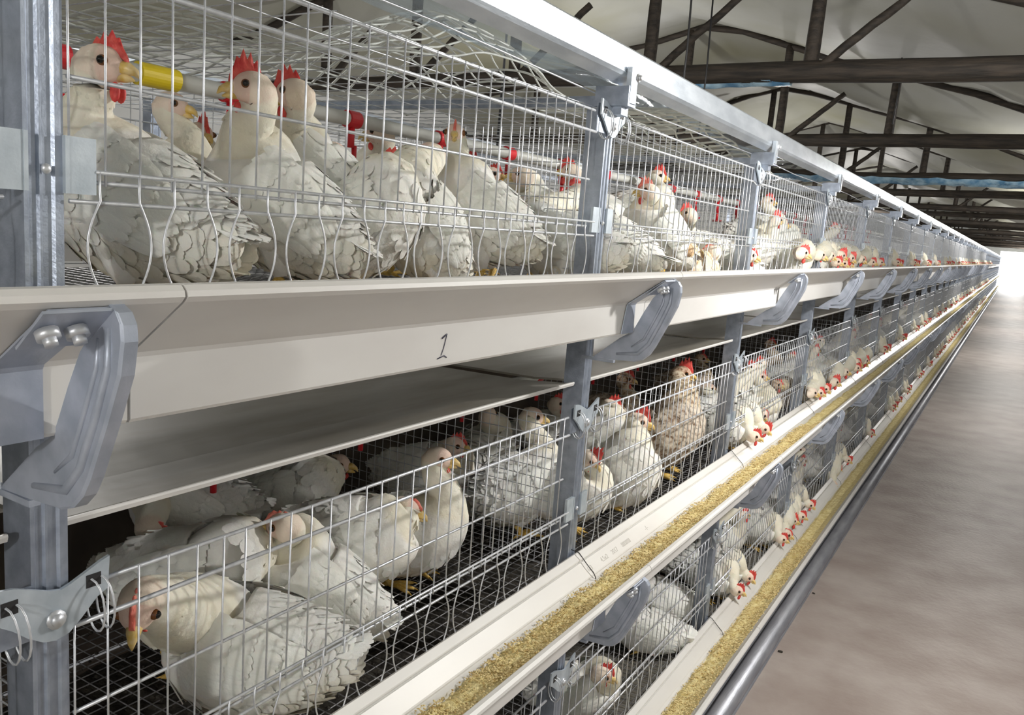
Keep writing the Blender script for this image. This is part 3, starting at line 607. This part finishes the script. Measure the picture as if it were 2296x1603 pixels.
HENS = [
 ('large white hen at the left edge of the top tier, looking back over its body', 0, (-0.170, 0.149, 1.703), (-0.150, 0.175, 1.551), 205, 25, 0, 1.12, {'seed': 1, 'bp': 28, 'comb': 0.9, 'wattle': 1.1}),
 ('greyish hen craning its neck behind the large hen, top tier', 0, (-0.340, 0.369, 1.694), (-0.360, 0.363, 1.560), 25, 30, -5, 0.95, {'seed': 2, 'bp': 35, 'comb': 0, 'wattle': 0.5}),
 ('hen with orange-red comb low behind the large hen, top tier', 0, (-0.400, 0.466, 1.663), (-0.440, 0.473, 1.541), 60, -10, -5, 0.95, {'seed': 3, 'comb': 1.1}),
 ('white hen with tall red comb facing left, top tier near the first post', 0, (-0.150, 0.350, 1.712), (-0.160, 0.416, 1.559), 215, 238, 0, 1.08, {'seed': 4, 'bp': 38, 'comb': 1.4, 'wattle': 0.7, 'neckw': 1.15}),
 ('white hen behind the tall-combed one, eye and red wattle to the left', 0, (-0.230, 0.502, 1.732), (-0.270, 0.592, 1.602), 215, 214, -5, 1.1, {'seed': 5, 'bp': 38, 'comb': 1.2, 'wattle': 1.0, 'neckw': 1.1}),
 ('cream-headed hen facing right with red throat, top tier', 0, (-0.360, 0.735, 1.664), (-0.420, 0.752, 1.531), 35, 30, -5, 1.05, {'seed': 6, 'bp': 35, 'comb': 0.0, 'wattle': 1.5}),
 ('hen with its head up against the red pipe saddle', 0, (-0.460, 0.976, 1.732), (-0.500, 1.118, 1.594), 205, 212, -5, 1.1, {'seed': 7, 'comb': 0, 'wattle': 0.8}),
 ('pinkish-faced hen leaning right with open beak, top tier', 0, (-0.200, 0.707, 1.644), (-0.170, 0.597, 1.540), 40, 20, -15, 1.08, {'seed': 8, 'bp': 32, 'comb': 0.8, 'wattle': 0.4}),
 ('white hen facing left, breast towards the wires, top tier', 0, (-0.200, 0.822, 1.677), (-0.150, 0.737, 1.547), 250, 212, 0, 1, {'seed': 9, 'bp': 48, 'comb': 0.0, 'wattle': 0.0, 'neckw': 1.1}),
 ('white hen with long upright neck looking out, orange stripe of comb', 0, (-0.240, 0.958, 1.729), (-0.160, 0.955, 1.574), 208, -58, 0, 1.05, {'seed': 10, 'bp': 34, 'comb': -0.5, 'wattle': 0}),
 ('dim hen facing right far back beside the long-necked hen', 0, (-0.460, 1.450, 1.685), (-0.520, 1.498, 1.593), 25, 22, 0, 1, {'seed': 11, 'comb': 0.8}),
 ('red-combed hen half hidden behind the long-necked hen', 0, (-0.500, 1.393, 1.706), (-0.550, 1.388, 1.609), 30, 10, 0, 1, {'seed': 12, 'comb': 1.2}),
 ('hen looking left with yellow beak, middle of the first bay, top tier', 0, (-0.300, 1.331, 1.678), (-0.320, 1.451, 1.590), 215, 214, 0, 1.05, {'seed': 13, 'bp': 35, 'comb': 0, 'wattle': 0}),
 ('hen with bright comb near the back, left of the second post', 0, (-0.360, 1.703, 1.721), (-0.420, 2.004, 1.612), 215, 210, 0, 1.05, {'seed': 14, 'comb': 1.3}),
 ('white hen low behind the wires left of the second post, top tier', 0, (-0.200, 1.449, 1.650), (-0.120, 1.241, 1.521), 200, 214, 0, 1.1, {'seed': 15, 'comb': 0.9}),
 ('white hen with its tail just right of the second post, top tier', 0, (-0.280, 1.707, 1.649), (-0.120, 1.492, 1.530), 205, 205, 0, 1.05, {'seed': 16, 'bp': 25, 'comb': 0.8, 'tail': 1.1}),
 ('white hen with pink comb facing left, right of the second post', 0, (-0.160, 1.813, 1.681), (-0.150, 1.888, 1.569), 228, 214, 0, 1.1, {'seed': 17, 'bp': 42, 'comb': -1.1, 'neckw': 1.1}),
 ('hen with red comb facing right above the pink-combed hen', 0, (-0.300, 2.226, 1.754), (-0.320, 2.117, 1.624), 30, 25, 0, 1.1, {'seed': 18, 'comb': 1.2, 'wattle': 1.2}),
 ('white hen in the far half of the second bay facing left with red face', 0, (-0.220, 2.340, 1.640), (-0.260, 2.608, 1.518), 215, 212, 0, 1.05, {'seed': 19, 'comb': 1.2}),
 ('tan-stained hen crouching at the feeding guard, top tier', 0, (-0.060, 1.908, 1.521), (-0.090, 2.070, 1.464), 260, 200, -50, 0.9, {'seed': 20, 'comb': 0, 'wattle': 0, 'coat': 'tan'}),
 ('white hen low at the guard with hanging red wattle, top tier', 0, (-0.040, 2.081, 1.520), (-0.140, 2.600, 1.469), 215, 212, -5, 1, {'seed': 21, 'comb': -0.4, 'wattle': 1.4}),
 ('white hen with its head at the guard beside the third post, facing right', 0, (-0.020, 2.449, 1.513), (-0.130, 2.546, 1.474), 25, 28, -10, 1.1, {'seed': 22, 'comb': 0.5, 'wattle': 0.8}),
 ('hen with pale head high behind the wires past the third post', 0, (-0.220, 3.384, 1.749), (-0.240, 3.355, 1.611), 30, 25, 0, 1.1, {'seed': 23, 'comb': 1.0}),
 ('white hen mid-height behind the wires past the third post', 0, (-0.150, 3.393, 1.648), (-0.160, 3.418, 1.567), 70, 30, 0, 1.1, {'seed': 24, 'comb': 0.7}),
 ('first of the hens feeding with heads out in the top trough', 0, (0.045, 2.969, 1.534), (-0.090, 3.262, 1.492), 12, 25, -15, 1.1, {'seed': 25, 'comb': 0.9}),
 ('cream hen feeding second in the line over the top trough', 0, (0.040, 3.350, 1.530), (-0.090, 3.639, 1.503), 14, 24, -20, 1.1, {'seed': 26, 'comb': 0, 'wattle': 0.4}),
 ('yellow-faced hen feeding third over the top trough', 0, (0.035, 3.605, 1.528), (-0.100, 3.948, 1.500), 10, 26, -20, 1, {'seed': 27, 'comb': 0, 'wattle': 0.3}),
 ('red-combed hen feeding fourth over the top trough', 0, (0.040, 3.850, 1.531), (-0.090, 4.187, 1.497), 15, 25, -18, 1.1, {'seed': 28, 'comb': 1.3}),
 ('red-faced hen feeding fifth over the top trough', 0, (0.040, 4.127, 1.521), (-0.090, 4.472, 1.493), 10, 20, -25, 1.1, {'seed': 29, 'comb': 1.1}),
 ('small-headed hen feeding sixth over the top trough', 0, (0.035, 4.530, 1.516), (-0.090, 4.883, 1.488), 10, 20, -25, 1.1, {'seed': 30, 'comb': 0.2}),
 ('white hen lying by the front wires with head bowed, nearest in the middle tier', 1, (-0.090, 0.142, 1.055), (-0.140, 0.365, 0.887), 213, -50, -40, 1.22, {'seed': 31, 'bp': 8, 'comb': -0.5, 'wattle': 0.2, 'neckw': 1.2, 'legs': True}),
 ('white hen lying behind the bowed hen, back turned', 1, (-0.340, 0.582, 0.886), (-0.320, 0.407, 0.939), 28, 35, -20, 1.15, {'seed': 32, 'comb': 0, 'wattle': 0}),
 ('white hen with pale orange crest sitting up facing left, middle tier', 1, (-0.210, 0.490, 1.030), (-0.200, 0.561, 0.905), 218, 211, -8, 1.12, {'seed': 33, 'bp': 38, 'comb': -0.35, 'wattle': 0, 'neckw': 1.1}),
 ('shaded hen under the tray bending its head down, far left of the middle tier', 1, (-0.440, 0.412, 0.980), (-0.520, 0.547, 0.978), 205, 15, -55, 1.1, {'seed': 34, 'comb': 0.6}),
 ('shaded hen with red patch on its neck, facing right under the tray', 1, (-0.500, 0.940, 0.977), (-0.520, 0.795, 0.929), 25, 24, 0, 1.15, {'seed': 35, 'comb': 0, 'wattle': 0.6}),
 ('white hen facing right with orange beak, middle of the first bay', 1, (-0.170, 0.776, 0.994), (-0.240, 0.714, 0.935), 30, 26, -12, 1.12, {'seed': 36, 'bp': 4, 'comb': -0.25, 'wattle': 0}),
 ('white hen standing with rounded breast to the right, middle tier', 1, (-0.220, 0.946, 1.049), (-0.270, 0.911, 0.884), 25, 22, 0, 1.18, {'seed': 37, 'bp': 14, 'comb': 0, 'wattle': 0.9, 'neckw': 1.15}),
 ('red-faced hen in the shade behind the rounded white hen', 1, (-0.420, 1.299, 0.968), (-0.520, 1.320, 0.868), 25, 20, 0, 1.15, {'seed': 38, 'comb': 0.8, 'wattle': 0.5}),
 ('big white hen against the mesh partition left of the second post', 1, (-0.270, 1.437, 1.053), (-0.240, 1.340, 0.896), 70, 35, -5, 1.2, {'seed': 39, 'bp': 15, 'comb': 0.0, 'wattle': 0}),
 ('hen head rising at the back left of the big white hen', 1, (-0.500, 1.578, 0.994), (-0.580, 1.695, 0.844), 100, 100, 0, 1.15, {'seed': 40, 'comb': 0, 'wattle': 0}),
 ('dim hen under the tray just left of the second post', 1, (-0.520, 2.060, 0.953), (-0.580, 2.114, 0.831), 40, 30, 0, 1.1, {'seed': 41, 'comb': 1.0}),
 ('white hen with red comb right beside the second post, middle tier', 1, (-0.220, 1.836, 1.030), (-0.240, 1.797, 0.930), 25, 24, -12, 1.1, {'seed': 42, 'bp': 35, 'comb': 1.1, 'wattle': 0.8}),
 ('big round-breasted white hen with long red wattle, second bay', 1, (-0.120, 1.822, 1.004), (-0.140, 1.724, 0.862), 22, 22, -8, 1.28, {'seed': 43, 'bp': 38, 'comb': 1.3, 'wattle': 1.7, 'squash': 1.1}),
 ('white hen low behind the second post with upright red comb', 1, (-0.070, 1.387, 0.988), (-0.120, 1.386, 0.895), 25, 10, -30, 1, {'seed': 44, 'comb': 1.5, 'wattle': 0.5}),
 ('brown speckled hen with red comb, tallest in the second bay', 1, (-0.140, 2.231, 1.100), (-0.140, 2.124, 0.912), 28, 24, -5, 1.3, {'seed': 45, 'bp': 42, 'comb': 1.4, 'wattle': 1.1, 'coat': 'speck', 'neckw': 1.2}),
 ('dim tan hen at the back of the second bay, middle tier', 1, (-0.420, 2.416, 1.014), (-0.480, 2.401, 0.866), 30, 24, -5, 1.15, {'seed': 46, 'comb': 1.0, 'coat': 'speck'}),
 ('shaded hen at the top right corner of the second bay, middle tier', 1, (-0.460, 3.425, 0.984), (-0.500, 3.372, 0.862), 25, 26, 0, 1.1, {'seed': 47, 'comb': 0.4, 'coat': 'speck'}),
 ('white hen looking right behind the speckled hen, middle tier', 1, (-0.260, 2.951, 0.932), (-0.240, 2.862, 0.834), 70, 26, -5, 1.15, {'seed': 48, 'comb': 0, 'wattle': 0}),
 ('white hen with pinkish comb just past the third post, middle tier', 1, (-0.140, 3.297, 0.962), (-0.160, 3.214, 0.837), 35, 24, 0, 1.2, {'seed': 49, 'comb': -1.1}),
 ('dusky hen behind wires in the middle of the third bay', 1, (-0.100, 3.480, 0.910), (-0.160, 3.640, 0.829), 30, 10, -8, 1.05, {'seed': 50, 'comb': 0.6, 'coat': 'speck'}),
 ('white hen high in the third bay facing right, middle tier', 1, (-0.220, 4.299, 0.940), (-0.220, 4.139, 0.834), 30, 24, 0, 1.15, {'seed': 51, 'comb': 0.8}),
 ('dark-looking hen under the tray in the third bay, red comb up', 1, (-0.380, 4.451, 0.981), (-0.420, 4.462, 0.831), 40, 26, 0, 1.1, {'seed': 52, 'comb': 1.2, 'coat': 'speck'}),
 ('white hen pecking low at the guard in the third bay', 1, (-0.040, 3.001, 0.855), (-0.120, 3.135, 0.831), 25, 22, -45, 1.1, {'seed': 53, 'comb': 0.4, 'wattle': 0.4}),
 ('white hen with head right out over the middle trough, nearest one feeding', 1, (0.030, 3.647, 0.871), (-0.090, 3.892, 0.834), 10, 25, -12, 1.15, {'seed': 54, 'comb': 0, 'wattle': 0, 'neckw': 1.1}),
 ('red-combed hen feeding second over the middle trough', 1, (0.035, 4.207, 0.854), (-0.090, 4.456, 0.834), 10, 25, -15, 1.15, {'seed': 55, 'comb': 1.3}),
 ('plain white hen feeding third over the middle trough', 1, (0.020, 4.606, 0.863), (-0.090, 4.843, 0.834), 12, 25, -10, 1.15, {'seed': 56, 'comb': 0}),
 ('hen with red wattle feeding fourth over the middle trough', 1, (0.030, 4.936, 0.883), (-0.090, 5.234, 0.837), 10, 24, -15, 1.2, {'seed': 57, 'comb': 0.5, 'wattle': 1.4}),
 ('hen feeding fifth over the middle trough, brown-faced', 1, (0.040, 5.215, 0.870), (-0.090, 5.585, 0.831), 10, 24, -15, 1.1, {'seed': 58, 'comb': 1.0}),
 ('white hen with red comb facing right, nearest in the bottom tier', 2, (-0.050, 1.567, 0.325), (-0.160, 1.638, 0.204), 30, 24, -15, 1.15, {'seed': 60, 'comb': 1.0, 'wattle': 0.4}),
 ('round white hen sitting under the bracket in the bottom tier', 2, (-0.300, 2.314, 0.132), (-0.200, 2.359, 0.210), 205, 205, -10, 1.25, {'seed': 61, 'comb': 0, 'wattle': 0}),
 ('white hen lying low against the bottom guard', 2, (-0.300, 2.380, -0.061), (-0.130, 2.132, 0.202), 205, 190, -30, 1.1, {'seed': 62, 'comb': 0, 'wattle': 0}),
 ('shaded hen at the back of the bottom tier below the trough bracket', 2, (-0.450, 2.308, 0.251), (-0.450, 2.424, 0.207), 200, 200, 0, 1.2, {'seed': 63, 'comb': 0, 'wattle': 0}),
 ('white hen behind the third post in the bottom tier', 2, (-0.300, 3.489, -0.037), (-0.200, 2.824, 0.204), 40, 20, -20, 1.15, {'seed': 64, 'comb': 0.5}),
 ('white hen spread behind the wires past the third post, bottom tier', 2, (-0.200, 3.916, 0.056), (-0.170, 3.402, 0.207), 30, 24, 0, 1.2, {'seed': 65, 'comb': 0, 'wattle': 0}),
 ('hen with bright orange comb peering out over the bottom trough', 2, (0.020, 3.628, 0.228), (-0.100, 3.735, 0.204), 15, 20, -10, 1.15, {'seed': 66, 'comb': 1.1}),
 ('small-combed hen beside it, head low over the bottom trough', 2, (0.030, 3.477, 0.204), (-0.100, 3.641, 0.204), 15, 22, -20, 1.15, {'seed': 67, 'comb': 0.4}),
 ('hen reaching over the bottom trough farther on, red comb', 2, (0.000, 4.984, 0.185), (-0.100, 4.983, 0.204), 12, 20, -15, 1.15, {'seed': 68, 'comb': 1.1}),
 ('pale hen eating beside it, head down in the bottom trough', 2, (0.030, 4.716, 0.156), (-0.090, 4.874, 0.204), 12, 20, -30, 1.15, {'seed': 69, 'comb': 0}),
]
# ================================================================ HENS
def sm(t): return t*t*(3-2*t)
def catmull(P, n):
    out = []
    P = [P[0]*2 - P[1]] + P + [P[-1]*2 - P[-2]]
    for i in range(1, len(P)-2):
        for k in range(n):
            t = k/n; a, b_, c, d_ = P[i-1], P[i], P[i+1], P[i+2]
            out.append(.5*((2*b_) + (c-a)*t + (2*a-5*b_+4*c-d_)*t*t + (-a+3*b_-3*c+d_)*t**3))
    out.append(P[-2]); return out
class V5:  # point + width + height radii
    pass
def hen(name, head, body, floor, hd, fd, fp, s=1.0, comb=1, wattle=1, coat='feather', legs=True, seed=0, squash=1.0, tail=.75, neckw=1.0, bp=10, detail=True):
    """head, body: world centres; hd: heading in degrees (0 = towards the aisle, 90 = down the row); fd, fp: where the face looks"""
    rd = random.Random(seed*13+5)
    H, B = Vector(head), Vector(body)
    root = empty(name, (B.x, B.y, floor)); O = Vector((B.x, B.y, floor))
    a = math.radians(hd); F = Vector((math.cos(a), math.sin(a), 0)); S_ = Vector((-F.y, F.x, 0)); U = Vector((0, 0, 1))
    fa, fpp = math.radians(fd), math.radians(fp); D = Vector((math.cos(fa)*math.cos(fpp), math.sin(fa)*math.cos(fpp), math.sin(fpp)))
    hs = Vector((-math.sin(fa), math.cos(fa), 0)); hu = D.cross(hs)
    if hu.z < 0: hu = -hu
    q = s
    pr = math.radians(bp); F0, U0 = F, U
    F = F0*math.cos(pr) + U0*math.sin(pr); U = U0*math.cos(pr) - F0*math.sin(pr)
    nb = B + F*.068*q + U*.030*q           # root of the neck
    nv = (H - nb)
    P = [B - F*.128*q + U*.020*q, B - F*.108*q + U*.014*q, B - F*.070*q + U*.004*q, B - F*.020*q - U*.004*q, B + F*.035*q - U*.0*q, nb,
         nb + nv*.34 + F*.010*q - D*.002, nb + nv*.66 - D*.006*q, H - D*.010*q - hu*.004*q, H + D*.004*q, H + D*.0175*q - hu*.003*q, H + D*.024*q - hu*.005*q]
    Wd = [.006, .030, .058, .073, .070, .052, .036*neckw, .0265*neckw, .0215, .0200, .0125, .004]
    Hd = [.010, .034, .062, .078*squash, .074*squash, .058, .038*neckw, .0285*neckw, .0235, .0215, .0130, .004]
    ks = min(1.0, max(.74, nv.length/(.125*q)))
    for z in (5, 6, 7): Wd[z] *= (1, ks, ks)[z-5]; Hd[z] *= (1, ks, ks)[z-5]
    Wd = [v*q for v in Wd]; Hd = [v*q for v in Hd]
    n = 4; P2 = catmull(P, n); idx = lambda A: [x.x for x in catmull([Vector((v, 0, 0)) for v in A], n)]
    W2, H2 = idx(Wd), idx(Hd); seg = 22; vs = []; fs = []; cols = []
    N = len(P2); side = S_.copy()
    pink = (1.0, .74, .66); cream = (1.0, .96, .84); dirty = (.86, .80, .64)
    hi = 8*n
    for i, p in enumerate(P2):
        t = (P2[min(i+1, N-1)] - P2[max(i-1, 0)]).normalized()
        side = (side - t*side.dot(t)).normalized()
        if i > hi - 5:      # settle on the head's own side axis
            tgt = (hs - t*hs.dot(t)).normalized()
            if tgt.dot(side) < 0 and False: tgt = -tgt
            k = min(1, (i-(hi-5))/4); sd = side.lerp(tgt, k)
            if sd.length > .2: side = sd.normalized()
        up = t.cross(side)
        if i < 5*n and up.z < 0: up = -up
        for m in range(seg):
            an = 2*math.pi*m/seg; ca, sa = math.cos(an), math.sin(an)
            v = p + side*(W2[i]*ca) + up*(H2[i]*sa)
            nzp = v*38 + Vector((seed*3.1, 0, 0))
            amp = .0034*q if i < 7*n else .0008*q
            v = v + (v-p).normalized()*(amp*noise.noise(nzp) + amp*.7*noise.noise(v*95))
            if v.z < floor + .012 and legs is not None: v.z = floor + .012 + .1*(v.z-floor-.012)
            vs.append(v - O)
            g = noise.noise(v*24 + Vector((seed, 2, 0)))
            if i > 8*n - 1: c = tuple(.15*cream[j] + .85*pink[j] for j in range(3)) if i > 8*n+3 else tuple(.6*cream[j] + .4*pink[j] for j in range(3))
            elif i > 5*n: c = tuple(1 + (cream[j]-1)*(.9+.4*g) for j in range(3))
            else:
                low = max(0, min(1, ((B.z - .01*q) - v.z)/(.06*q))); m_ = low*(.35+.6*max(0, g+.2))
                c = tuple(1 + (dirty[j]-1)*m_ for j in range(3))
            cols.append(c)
    for i in range(N-1):
        for m in range(seg):
            m2 = (m+1) % seg; fs.append((i*seg+m, i*seg+m2, (i+1)*seg+m2, (i+1)*seg+m))
    fs += [tuple(range(seg-1, -1, -1)), tuple(range((N-1)*seg, N*seg))]
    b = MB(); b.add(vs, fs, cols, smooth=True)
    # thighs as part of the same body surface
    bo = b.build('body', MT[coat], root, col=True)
    plume = 'plume' if coat == 'feather' else coat
    # contour feathers: overlapping small scales that follow the body, pointing to the tail
    if detail:
        b = MB(); step = 1
        for i in range(4, int(7.6*n)):
            t_ = (P2[min(i+1, N-1)] - P2[max(i-1, 0)]).normalized()
            neck = i > 5*n
            cnt = 15 if neck else 19
            for m in range(cnt):
                an = 2*math.pi*(m + .5*(i % 2) + rd.uniform(-.2, .2))/cnt; k0 = an/(2*math.pi)*seg; ka, kb = int(k0) % seg, (int(k0)+1) % seg; fr = k0 - int(k0)
                p = vs[i*seg+ka].lerp(vs[i*seg+kb], fr) + O; c = P2[i]; nr = (p-c).normalized()
                if nr.dot(t_) > .7: continue
                nr = (nr - t_*nr.dot(t_)).normalized(); lat = t_.cross(nr)
                if p.z < floor + .02: continue
                ln = (.015 if neck else .030)*q*rd.uniform(.8, 1.2); wd = (.0045 if neck else .0115)*q*rd.uniform(.9, 1.1)
                fade = max(0, min(1, (7.6*n - i)/(1.6*n))); ln *= .5 + .5*fade; lift = (.0010 if neck else .0020)*q*rd.uniform(.6, 1.3)*fade; ax = (-t_ + lat*rd.uniform(-.22, .22)).normalized()
                j = max(0, i - (1 if neck else 2)); cc = cols[i*seg+ka]; sh = rd.uniform(.965, 1.0); cc = tuple(v*sh for v in cc); pts = []
                drop = (p - P2[i]).length - (vs[j*seg+ka] + O - P2[j]).length
                for (tt, ww, up_) in ((0, .6, -.0008), (.5, 1, .35), (.85, .8, .8), (1, .25, 1)):
                    cen = p + ax*ln*tt + nr*(lift*up_ if up_ > 0 else up_) - nr*max(-.004, min(.012, drop))*tt*.75
                    for e in (-1, 0, 1): pts.append(cen + lat*wd*ww*e - nr*(.0012*q*abs(e)) - O)
                ff = []
                for r_ in range(3):
                    for e in range(2): z = r_*3+e; ff.append((z, z+1, z+4, z+3))
                b.add(pts, ff, [cc]*12, smooth=True)
        b.build('plumage', MT[plume], root, col=True)['kind'] = 'stuff'
    # ---- wings: a shallow shell of overlapping feathers on each flank
    def surf(u, v, sg):
        """u: 0 shoulder .. 1 tip, v: -1 low .. 1 high"""
        x = .055 - .160*u; half = .075*math.sqrt(max(.02, 1 - ((x+.005)/.118)**2)) if abs((x+.005)/.118) < 1 else .012
        ang = math.radians(18 + 38*v - 6*u)
        r_ = half*1.04 + .004
        return B + F*(x*q) + S_*(sg*r_*math.cos(ang)*q) + U*((r_*math.sin(ang)*(.98) + .004 - .008*u)*q)
    plume = 'plume' if coat == 'feather' else coat
    for sg in (1, -1):
        b = MB()
        rows = [(.04, 9, .040, .016), (.20, 9, .042, .016), (.36, 9, .050, .015), (.52, 8, .062, .013), (.66, 7, .070, .012)]
        for u0, cnt, ln, wd in rows:
            for j in range(cnt):
                v = -1 + 2*(j+.5)/cnt + rd.uniform(-.05, .05); v *= (1 - .35*u0)
                c0 = surf(u0 + rd.uniform(-.02, .02), v, sg); c1 = surf(min(1.15, u0 + ln/.165), v*.86, sg)
                nrm = (c0 - B); nrm = (nrm - F*nrm.dot(F)).normalized()
                ax = (c1-c0).normalized(); lat = ax.cross(nrm).normalized(); L_ = ln*q; w_ = wd*q*rd.uniform(.9, 1.1)
                pts = []; cl = []
                lift = rd.uniform(.0015, .0030)*q
                for (t, ww) in ((0, .55), (.35, 1), (.7, .95), (.92, .6), (1.0, .12)):
                    c = c0 + ax*L_*t + nrm*(lift*(.3+t) + .0012*q)
                    for e in (-1, 0, 1): pts.append(c + lat*w_*ww*e*.62 + nrm*(-.0022*q*abs(e)) - O); sh = 1-.05*rd.random(); cl.append((sh, sh, sh*.98))
                ff = []
                for r_ in range(4):
                    for e in range(2): z = r_*3+e; ff.append((z, z+1, z+4, z+3))
                b.add(pts, ff, cl, smooth=True)
        b.build('wing', MT[plume], root, col=True)
    # ---- tail
    if tail:
        b = MB(); T0 = B - F*.095*q + U*.030*q
        for layer in range(2):
            for j in range(9):
                v = (j-4)/4; ax = (-F + U*(.22 - .2*layer + rd.uniform(-.05, .05)) + S_*v*.40).normalized(); lat = ax.cross(U).normalized(); nn = lat.cross(ax)
                L_ = (.075 - .012*abs(v) - .012*layer)*q*tail; w_ = .012*q; pts = []
                for (t, ww) in ((0, .6), (.4, 1), (.8, .95), (1, .25)):
                    for e in (-1, 0, 1): pts.append(T0 + S_*v*.02*q + ax*L_*t + lat*w_*ww*e - nn*(.002*q*abs(e)) + nn*(.004*layer*q) - O)
                ff = []
                for r_ in range(3):
                    for e in range(2): z = r_*3+e; ff.append((z, z+1, z+4, z+3))
                b.add(pts, ff, smooth=True)
        b.build('tail', MT[plume], root, col=True)
    # ---- head parts
    hq = q
    def hp(f_, s_, u_): return H + D*(f_*hq) + hs*(s_*hq) + hu*(u_*hq) - O
    b = MB()
    b.tube([hp(.018, 0, -.001), hp(.028, 0, -.001), hp(.036, 0, -.0045), hp(.0405, 0, -.0105)], [.0088*hq, .0068*hq, .0040*hq, .0008*hq], 10); b.build('upper_beak', MT['beak'], root)
    b = MB(); b.tube([hp(.018, 0, -.009), hp(.027, 0, -.0105), hp(.0345, 0, -.0125)], [.0060*hq, .0045*hq, .001*hq], 8); b.build('lower_beak', MT['beak'], root)
    for sg in (1, -1):
        b = MB(); b.ell(hp(.009, sg*.0168, .004), .0056*hq, .0056*hq, .0056*hq, 10, 8); e = b.build('eye', MT['iris'], root)
        b = MB(); b.ell(hp(.0093, sg*.0198, .004), .0043*hq, .0043*hq, .0043*hq, 8, 6); b.build('pupil', MT['pupil'], e)
    if comb:
        c_ = abs(comb); b = MB(); base = []; top = []
        prof = [(-.012, .004), (-.007, .013), (-.003, .009), (.001, .019), (.005, .012), (.010, .021), (.014, .012), (.018, .016), (.022, .008), (.026, .004), (.027, .0)]
        rows = []
        for f_, h in prof: rows.append((f_, .0185 if f_ < .014 else .0185 - (f_-.014)*.75, h*c_))
        vs = []; fs = []
        for f_, z0, h in rows:
            for (sd, hh) in ((-.0028, -.004), (-.0024, h*.5), (-.0006, h), (.0006, h), (.0024, h*.5), (.0028, -.004)):
                vs.append(hp(f_, sd, z0+hh))
        for i in range(len(rows)-1):
            for m in range(6): fs.append((i*6+m, i*6+(m+1) % 6, (i+1)*6+(m+1) % 6, (i+1)*6+m))
        fs += [tuple(range(5, -1, -1)), tuple(range((len(rows)-1)*6, len(rows)*6))]
        b.add(vs, fs); b.build('comb', MT['combp' if comb < 0 else 'comb'], root)
    if wattle:
        for sg in (1, -1):
            b = MB(); w_ = wattle
            b.ell(hp(.016, sg*.0055, -.020-.005*w_), .0055*hq*w_, .0026*hq, .0095*hq*w_, 8, 6, R=Matrix((D, hs, hu)).transposed()); b.build('wattle', MT['comb'], root)
    # ---- legs
    if legs:
        F, U = F0, U0
        for sg in (1, -1):
            hip = B + S_*(sg*.034*q) - U*.050*q - F*.005*q - O; hip.z = max(hip.z, .03)
            ank = Vector((hip.x, hip.y, .0)) + F*(.012*q*sg + .004) + S_*(sg*.004)
            hock = hip*.35 + ank*.65; hock.z = max(.020, hip.z*.48); hock -= F*.018*q
            b = MB(); b.tube([hip + U*.02*q, hip, hip.lerp(hock, .6), hock], [.034*q, .030*q, .017*q, .0085*q], 10); b.build('thigh', MT[coat], root, col=True)
            b = MB(); b.tube([hock, hock.lerp(ank, .5) + U*.002, ank + U*.007], [.0072*q, .0058*q, .0066*q], 8)
            for an in (-32, 0, 32, 180):
                t = math.radians(an + rd.uniform(-6, 6)); dr = F*math.cos(t) + S_*math.sin(t); ln = (.042 if an != 180 else .02)*q
                b.tube([ank + U*.007, ank + dr*ln*.35 + U*.0085, ank + dr*ln*.7 + U*.0055, ank + dr*ln + U*.003], [.0055*q, .0048*q, .0040*q, .0022*q], 6)
                b.tube([ank + dr*ln + U*.004, ank + dr*(ln+.008*q) + U*.0], [.0018*q, .0004*q], 5)
            b.build('leg', MT['legm'], root)
    return root
for row in HENS:
    (lab, tier, head, body, hd, fd, fp, s, opts) = row
    fl_ = zt(tier) - .141
    o = hen(opts.pop('name', 'hen'), head, body, fl_, hd, fd, fp, s, **opts)
    tag(o, lab, 'chicken', 'hens in the cages')
# ---- hens further down the row: copies of a few built ones
protos = []
for i, (hd, fd, fp, hx, hz, bx_, bz_) in enumerate([(8, 12, -15, .045, -.055, -.075, -.045), (-14, -8, -28, .035, -.062, -.085, -.05), (160, 40, 5, -.20, .11, -.16, -.03), (40, 60, 0, -.08, .10, -.16, -.03), (250, 215, 5, -.12, .12, -.17, -.035)]):
    o = hen('hen', (hx, .02*i - .03, H0+hz), (bx_, 0, H0+bz_), H0 - .141, hd, fd, fp, .95, seed=70+i, legs=True, detail=i < 2, comb=1.0 + .2*(i % 2)); protos.append((o, snapshot(o)))
rd = random.Random(77); first = True; used = set(); cnt = 0
for k in range(3):
    for n in range(2, 30):
        m = 5 if n < 9 else (3 if n < 18 else 2)
        for j in range(m):
            if k == 0 and n == 2 and j < 2: continue
            if (k < 2 and n == 2 and j > 3): continue
            if k == 0 and n in (4, 5, 6, 7, 8) and j > 1: continue
            pi = [0, 1, 3, 4, 2][j % 5] if n < 18 else (0, 3)[j]
            if rd.random() < .25: pi = rd.choice([0, 1, 4])
            o, sn = protos[pi]
            y = n*L + .10 + (L-.2)*(j+.5)/m + rd.uniform(-.07, .07)
            if pi in used: o = copy_tree(o, tree=sn)
            used.add(pi); o.location = (o.location.x if False else (protos[pi][0].location.x), y, zt(k)-.141)
            o.rotation_euler = (0, 0, rd.uniform(-.15, .15))
            part = 'head out over the trough' if pi in (0, 1) else 'standing behind the wires'
            seg_ = 'past the fourth post' if n < 9 else 'far bays'
            tag(o, 'white hen, %s tier %s, %s' % (TIER[k], seg_, part), 'chicken', '%s tier hens, %s, %s' % (TIER[k], seg_, part)); cnt += 1
for pi in range(5):
    if pi not in used:
        for c in list(protos[pi][0].children): bpy.data.objects.remove(c)
print('hens', len(HENS), cnt, 'objects', len(COL.objects))
